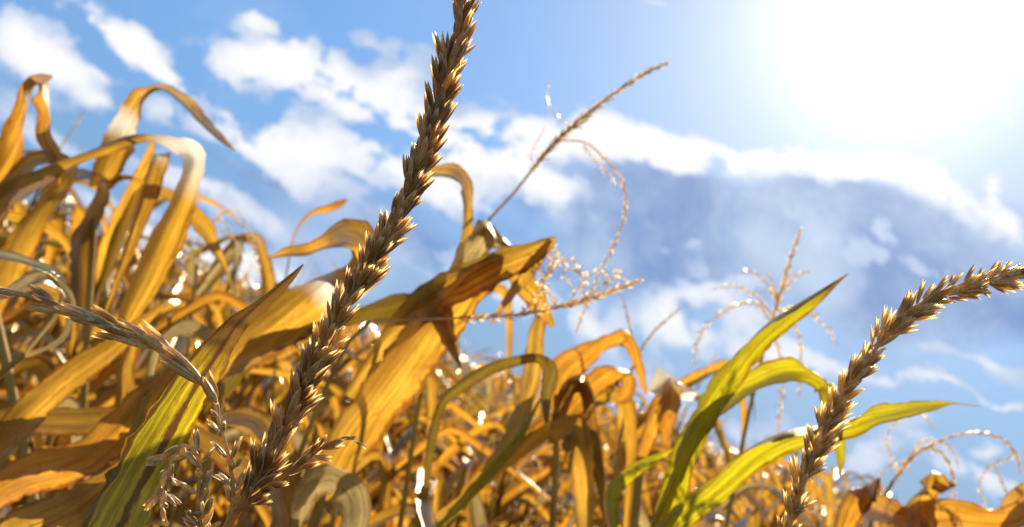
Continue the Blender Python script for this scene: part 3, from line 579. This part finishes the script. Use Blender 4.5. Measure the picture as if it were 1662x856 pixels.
K.leaf([(1035, 900, .67, 18, 30), (1085, 840, .66, 22, 30), (1150, 785, .65, 24, 34), (1215, 725, .645, 20, 50), (1275, 695, .64, 14, 62), (1340, 685, .64, 13, 62), (1385, 678, .64, 18, 40), (1420, 671, .64, 18, 10), (1470, 663, .64, 14, 10), (1515, 656, .64, 8, 15), (1550, 654, .64, 2, 20), (1590, 660, .64, .6, 20)], 'green', .85, .0012, 50, step=.004, marks=[(.92, 1.2, 1, .7)])
K.leaf([(1010, 900, .72, 8, 0), (990, 810, .72, 12, 20), (1020, 765, .71, 13, 30), (1060, 742, .71, 9, 40), (1095, 728, .71, 1, 40)], 'green', .5, .001, 50)
# 10 thin blurred tassel against the cloud
T6 = Plant('thin dark-tipped tassel slanting up right alone against the white cloud', [(640, 900, .9), (700, 560, .9), (795, 355, .9)], 13, (.009, .0018), (0, 0), 3, 1.3)
T6.tassel([(795, 355, .9), (835, 312, .9), (870, 268, .9), (905, 228, .9), (945, 192, .9), (1000, 150, .9), (1050, 118, .9), (1086, 102, .9)], 'spike_tan', L=.0095, w=.0013, pitch=.0050, ranks=3, ang=20, rr=(.0016, .001), seed=31, start=.07, lo=True)
T6.branch([(905, 228, .9), (950, 232, .89), (985, 262, .88), (1010, 295, .87), (1015, 345, .87), (1000, 390, .87), (975, 440, .87), (950, 500, .87), (935, 540, .87)], 'spike_pale', L=.0065, w=.001, pitch=.006, ranks=2, ang=30, rr=(.0010, .0008), seed=32, lo=True, start=.05)
T6.branch([(880, 258, .9), (915, 215, .9), (940, 205, .9), (965, 180, .9)], 'spike_brown', L=.0085, w=.0012, pitch=.005, ranks=2, ang=35, rr=(.0009, .0006), seed=33, lo=True)
T6.branch([(872, 265, .9), (905, 235, .9), (925, 212, .9), (895, 180, .9), (888, 150, .9), (893, 132, .9)], 'spike_pale', L=.006, w=.0008, pitch=.009, ranks=1, ang=40, rr=(.0005, .0003), seed=34, lo=True)
T6.branch([(945, 230, .9), (965, 262, .89), (985, 280, .89), (1000, 300, .89)], 'spike_pale', L=.007, w=.001, pitch=.006, ranks=2, ang=35, rr=(.0007, .0005), seed=35, lo=True)
T6.branch([(868, 270, .9), (862, 250, .9), (880, 215, .9), (884, 205, .9)], 'spike_pale', L=.005, w=.0007, pitch=.007, ranks=1, ang=40, rr=(.0005, .0003), seed=36, lo=True)
# 11 horizontal tassel
T7 = Plant('pale tassel lying level from the big tassel to the right, wispy branches above', [(390, 990, .76), (452, 830, .76), (520, 650, .76), (572, 545, .76), (600, 523, .76)], 14, (.009, .002), (0, 0), 0)
T7.tassel([(600, 523, .76), (660, 520, .76), (730, 517, .76), (800, 514, .76), (850, 510, .76), (900, 500, .76), (960, 484, .76), (1005, 468, .76), (1042, 454, .76)], 'spike_pale', L=.0090, w=.0013, pitch=.0050, ranks=3, ang=22, rr=(.0014, .0009), seed=41, start=.085, lo=True)
rg = random.Random(5)
for k in range(7):
    x0 = 850 + k * 18; y0 = 508 - k * 3; ex = x0 + rg.uniform(-40, 110); ey = y0 - rg.uniform(40, 110); mx_, my_ = (x0 + ex) / 2 + rg.uniform(-30, 30), (y0 + ey) / 2 - rg.uniform(0, 25)
    dd = .76 + rg.uniform(0, .05)
    T7.branch([(x0, y0, .76), (mx_, my_, (dd + .76) / 2), (ex, ey, dd), (ex + rg.uniform(5, 20), ey + rg.uniform(10, 50), dd + .01)], 'spike_pale', L=.0065, w=.0012, pitch=.006, ranks=2, ang=50, rr=(.0005, .0004), seed=50 + k, lo=True, spread=20)
# 12 upright tassel behind the green leaf
T8 = Plant('reddish upright tassel with drooping side branches behind the green leaf', [(1150, 1000, 1.1), (1205, 720, 1.1), (1245, 545, 1.1)], 15, (.009, .002), (0, 0), 4, 1.3)
T8.tassel([(1245, 545, 1.1), (1258, 505, 1.1), (1272, 460, 1.1), (1285, 415, 1.1), (1300, 372, 1.1)], 'spike_pale', L=.009, w=.0014, pitch=.005, ranks=3, ang=18, rr=(.0018, .001), seed=61, lo=True)
for k, b in enumerate([[(1250, 520), (1225, 492), (1185, 500), (1150, 525), (1130, 560), (1126, 600)], [(1252, 510), (1225, 480), (1190, 465), (1155, 470)], [(1262, 490), (1240, 455), (1215, 440), (1200, 445)],
                       [(1262, 500), (1285, 520), (1298, 555), (1300, 600), (1296, 650)], [(1264, 480), (1290, 450), (1315, 440)], [(1262, 485), (1252, 455), (1246, 440)], [(1262, 505), (1300, 500), (1340, 530), (1360, 560)],
                       [(1250, 540), (1225, 560), (1212, 600), (1190, 640)], [(1255, 540), (1270, 600), (1265, 680), (1260, 720)]]):
    T8.branch([(x, y, 1.1 - .004 * k) for x, y in b], 'spike_pale', L=.0075, w=.0013, pitch=.006, ranks=2, ang=40, rr=(.0009, .0006), seed=70 + k, lo=True, spread=15)
# 13 right arching pale tassels
T9 = Plant('pale tassel at lower right whose branches arch over and hang', [(1370, 1000, 1.0), (1410, 860, 1.0), (1450, 780, 1.0)], 16, (.008, .002), (0, 0), 4, 1.3)
T9.tassel([(1450, 780, 1.0), (1485, 740, 1.0), (1530, 714, 1.0), (1580, 703, 1.0), (1625, 712, 1.0), (1650, 740, 1.0), (1655, 768, 1.0)], 'spike_pale', L=.007, w=.0011, pitch=.0045, ranks=2, ang=12, rr=(.0014, .0009), seed=81, lo=True)
for k, b in enumerate([[(1470, 750), (1500, 725), (1530, 740), (1548, 775), (1550, 820)], [(1500, 730), (1530, 735), (1545, 770), (1538, 830)], [(1600, 830), (1590, 780), (1620, 750), (1670, 735)], [(1455, 770), (1480, 735), (1500, 715), (1540, 725), (1556, 760)],
                       [(1440, 800), (1425, 780), (1440, 760), (1480, 745)], [(1430, 680), (1470, 655), (1500, 670), (1512, 692)]]):
    if k == 5: b = [(1460, 775), (1440, 720), (1450, 690), (1480, 670), (1505, 680), (1514, 698)]
    T9.branch([(x, y, 1.0 + .01 * k) for x, y in b], 'spike_pale', L=.006, w=.0010, pitch=.006, ranks=2, ang=30, rr=(.0006, .0005), seed=90 + k, lo=True)
T9b = Plant('orange plant at the lower right corner with crumpled leaves catching sun spots', [(1480, 1000, .9), (1500, 900, .9), (1505, 840, .9)], 17, (.010, .005), (0, 0), 3, 1.3)
T9b.leaf([(1505, 850, .9, 16, 0), (1440, 835, .89, 22, 20), (1400, 815, .88, 24, 30), (1392, 790, .87, 14, 60), (1375, 830, .87, 20, 20), (1360, 880, .87, 12, 0)], 'orange', .3, .006, 60, curl=.3)
T9b.leaf([(1500, 880, .9, 18, 0), (1492, 820, .89, 22, 10), (1496, 785, .88, 20, 50), (1510, 762, .87, 16, 74), (1532, 772, .86, 10, 40), (1540, 790, .86, 3, 30)], 'gold', .3, .006, 70, curl=.4)
T9b.leaf([(1420, 880, .92, 14, 0), (1480, 838, .9, 26, 20), (1540, 828, .89, 28, 25), (1600, 838, .88, 24, 25), (1650, 835, .87, 20, 10), (1700, 790, .87, 16, 0)], 'orange', .3, .006, 60, curl=.3)
T9b.leaf([(1600, 900, .9, 14, 0), (1630, 845, .9, 18, 10), (1655, 805, .9, 16, 20), (1690, 780, .9, 6, 30)], 'gold', .3, .004, 60)
# 14 pale stems at the left
Lp = Plant('bleached plant at the left edge with pale straps crossing the brown shade', [(-190, 1000, .62), (-120, 800, .62), (-40, 650, .62), (40, 575, .62)], 18, (.007, .0025), (0, .04), 0)
Lp.leaf([(40, 575, .62, 3, 10), (88, 510, .62, 5, 40), (95, 460, .61, 6, 60), (60, 435, .60, 7, 50), (0, 418, .59, 9, 45), (-50, 412, .58, 8, 40)], 'pale', .5, .001, 40, nc=5)
Lp.leaf([(38, 580, .62, 3, 0), (100, 550, .62, 5, 10), (116, 495, .62, 7, 10), (100, 470, .61, 7, 40), (70, 452, .6, 8, 50), (30, 470, .59, 8, 50), (-20, 500, .58, 5, 50)], 'pale', .5, .001, 40, nc=5)
Lq = Plant('dry plant with a small bleached leaf looped like a white hoop above the striped leaf', [(110, 980, .7), (180, 790, .7), (235, 650, .7), (240, 620, .7)], 19, (.007, .003), (0, .04), 0)
Lq.leaf([(240, 625, .7, 5, 0), (250, 570, .69, 8, 20), (268, 535, .68, 11, 50), (298, 520, .67, 13, 70), (330, 528, .66, 13, 50), (350, 548, .66, 9, 40), (365, 560, .66, 2, 40)], 'pale', .4, .002, 40, curl=.3)
Lr = Plant('dry plant at lower left, long golden straps slanting up right across the shade', [(-60, 1000, .75), (-50, 850, .75), (-40, 740, .75)], 20, (.011, .006), (0, .04), 3, 1.2)
Lr.leaf([(-40, 760, .75, 20, 0), (40, 672, .74, 26, 10), (110, 610, .73, 26, 15), (180, 560, .72, 20, 20), (230, 520, .71, 12, 20), (270, 490, .7, 1, 20)], 'gold', .5, .002, 40)
Lr.leaf([(-60, 700, .8, 18, 0), (20, 672, .79, 24, 40), (120, 668, .78, 24, 50), (220, 668, .77, 16, 50), (320, 690, .76, 20, 60), (400, 740, .75, 22, 60), (460, 800, .74, 14, 50)], 'brown', .4, .002, 40)
Lr.leaf([(-60, 830, .7, 20, 0), (40, 770, .7, 34, 10), (140, 735, .7, 34, 20), (230, 650, .7, 26, 20), (280, 600, .7, 6, 20)], 'orange', .35, .002, 40)
Lr.leaf([(-60, 900, .65, 24, 0), (60, 850, .65, 40, 10), (150, 800, .65, 34, 20), (220, 740, .65, 10, 20)], 'tan', .35, .002, 40)
Ls = Plant('dry plant at bottom centre with a broad grey-white leaf bent over beside the husks', [(455, 1050, .7), (470, 900, .7), (480, 840, .7)], 21, (.009, .005), (0, .03), 0)
Ls.leaf([(480, 850, .7, 10, 0), (500, 790, .69, 20, 20), (530, 765, .68, 26, 70), (560, 775, .67, 30, 50), (580, 810, .665, 28, 15), (578, 860, .66, 20, 10), (565, 900, .66, 8, 10)], 'pale', .2, .002, 40, curl=.4)
Ls.leaf([(470, 860, .72, 14, 0), (455, 800, .72, 28, 20), (440, 740, .72, 30, 40), (400, 700, .71, 20, 60), (360, 690, .70, 12, 60)], 'tan', .3, .002, 40, curl=.2)
# 15 small dried tips at left
Lt = Plant('thin dry stem with a small orange tip bent right against the blue gap', [(420, 900, 1.2), (450, 560, 1.2), (472, 400, 1.2)], 22, (.007, .0012), (0, 0), 3, 1.3)
Lt.leaf([(470, 410, 1.2, 1.5, 0), (482, 372, 1.2, 2, 0), (505, 346, 1.2, 4, 20), (535, 336, 1.2, 7, 30), (558, 326, 1.2, 5, 30), (564, 324, 1.2, 1, 30)], 'orange', .3, .001)
Lu = Plant('pale wispy tassel hanging over between the folded leaf and the field edge', [(270, 900, 1.25), (300, 620, 1.25), (320, 430, 1.25)], 23, (.007, .002), (0, 0), 3, 1.3)
Lu.tassel([(320, 430, 1.25), (335, 380, 1.25), (360, 345, 1.25), (390, 365, 1.25), (410, 400, 1.25), (425, 450, 1.25)], 'spike_pale', L=.007, w=.001, pitch=.007, ranks=2, ang=25, rr=(.001, .0006), seed=101, lo=True)
for k, b in enumerate([[(335, 380), (350, 355), (375, 375), (385, 415), (380, 440)], [(332, 390), (360, 375), (385, 395), (400, 430)], [(340, 370), (375, 340), (405, 370), (415, 420)]]):
    Lu.branch([(x, y, 1.25) for x, y in b], 'spike_pale', L=.006, w=.0009, pitch=.007, ranks=2, ang=35, rr=(.0006, .0005), seed=105 + k, lo=True)
Lv = Plant('dry plant with a wispy frayed tip and faint pale tassel by the ribbon leaves', [(960, 1000, 1.15), (1000, 760, 1.15), (1025, 600, 1.15)], 24, (.008, .002), (0, 0), 3, 1.3)
Lv.tassel([(1025, 600, 1.15), (1045, 560, 1.15), (1070, 530, 1.15), (1105, 500, 1.15)], 'spike_straw', L=.007, w=.0011, pitch=.006, ranks=2, ang=16, rr=(.0012, .0007), seed=111, lo=True)
Lv.branch([(1028, 590, 1.15), (1025, 545, 1.15), (1015, 500, 1.15), (1010, 480, 1.15)], 'spike_straw', L=.007, w=.0011, pitch=.007, ranks=2, ang=20, rr=(.001, .0006), seed=112, lo=True)

# ------------------------------------------------------------------ the field: rows of single plants
rg = random.Random(77)
NP = 12
near = [proto(i) for i in range(NP)]
far = [proto(i, False) for i in range(NP)]
spots = []
row = -9.0
while row < 12:                                     # rows run away from the camera, slightly askew
    s = .2
    while s < 14:
        x = row + rg.gauss(0, .04) - .12 * s; y = s + rg.gauss(0, .03)
        if y > (.88 if -.3 < x < .42 else 1.12) and abs(x) < y * .80 + .35: spots.append((math.hypot(x, y), x, y))
        s += .17
    row += .54
spots.sort()
labels_near = 'dry golden corn plant with broken leaves, in the soft band behind the sharp tassels'
labels_far = 'small blurred dry corn plant in the dense golden mass of the field'
used = set(); count = 0
for (d, x, y) in spots[:285]:
    nearone = d < 2.5
    i = rg.randrange(NP); src = (near if nearone else far)[i]; key = (nearone, i)
    if key in used: o = copy_tree(src)
    else: o = src; used.add(key)
    o.location = (x, y, 0); lx = x / max(y, .1)
    o.rotation_euler = (rg.gauss(0, .03), rg.gauss(.05, .04), rg.uniform(0, 6.28))
    k = rg.uniform(.95, 1.05) * (.93 if d < 1.25 else 1) * (1.02 if lx < -.3 else 1.0); o.scale = (k, k, k)
    tag(o, labels_near if nearone else labels_far, 'corn plant', 'corn plants in the near band of the field' if nearone else 'corn plants in the far mass of the field')
for nearone, lst in ((True, near), (False, far)):
    for i, o in enumerate(lst):
        if (nearone, i) not in used:
            for ch in list(o.children_recursive): bpy.data.objects.remove(ch)
            bpy.data.objects.remove(o)
# everything farther off reads as one mass
lim = spots[min(285, len(spots) - 1)][0]
mb = MB(); rnp = np.random.RandomState(3)
src = []
for i in range(4):
    m1 = MB(); r2 = random.Random(500 + i); az = 0
    for k in range(11):
        az += 3.14 + r2.uniform(-.6, .6); L = r2.uniform(.5, .8)
        p, sd, hw = gen_leaf(r2, (0, 0, .8 + 1.1 * (k + .5) / 11), az, L, rad(r2.uniform(50, 80)), r2.uniform(.25, .6), rad(r2.uniform(90, 160)), r2.uniform(.013, .022), r2.uniform(-2, 2), 7)
        blade(m1, p, sd, hw, .3, .004, 40, k, 3, k % 4)
    z = np.linspace(0, 2.15, 4); tube(m1, np.stack([z * .03, z * 0, z], 1), np.array([.011, .009, .006, .002]), 3, 4)
    src.append((np.concatenate(m1.v), np.concatenate(m1.f), np.concatenate(m1.uv), np.concatenate(m1.mi)))
cnt = 0
while cnt < 2600:
    y = lim * .8 + (60 - lim) * rnp.rand() ** 1.6; x = (rnp.rand() * 2 - 1) * (y * .9 + 1)
    if math.hypot(x, y) < lim: continue
    V, F, UV, MI = src[rnp.randint(4)]; a = rnp.rand() * 6.28; k = rnp.uniform(.94, 1.06); c_, s_ = math.cos(a) * k, math.sin(a) * k
    V2 = np.stack([V[:, 0] * c_ - V[:, 1] * s_ + x, V[:, 0] * s_ + V[:, 1] * c_ + y, V[:, 2] * k], 1)
    mb.v.append(V2); mb.f.append(F + mb.n); mb.n += len(V2); mb.uv.append(UV); mb.t.append(np.zeros((len(V2), 3))); mb.mi.append(MI); cnt += 1
tag(mb.build('corn_field', ['gold', 'orange', 'tan', 'brown', 'stalk']), 'far rows of ripe dry corn reading as one golden mass', 'corn field', None, 'stuff')
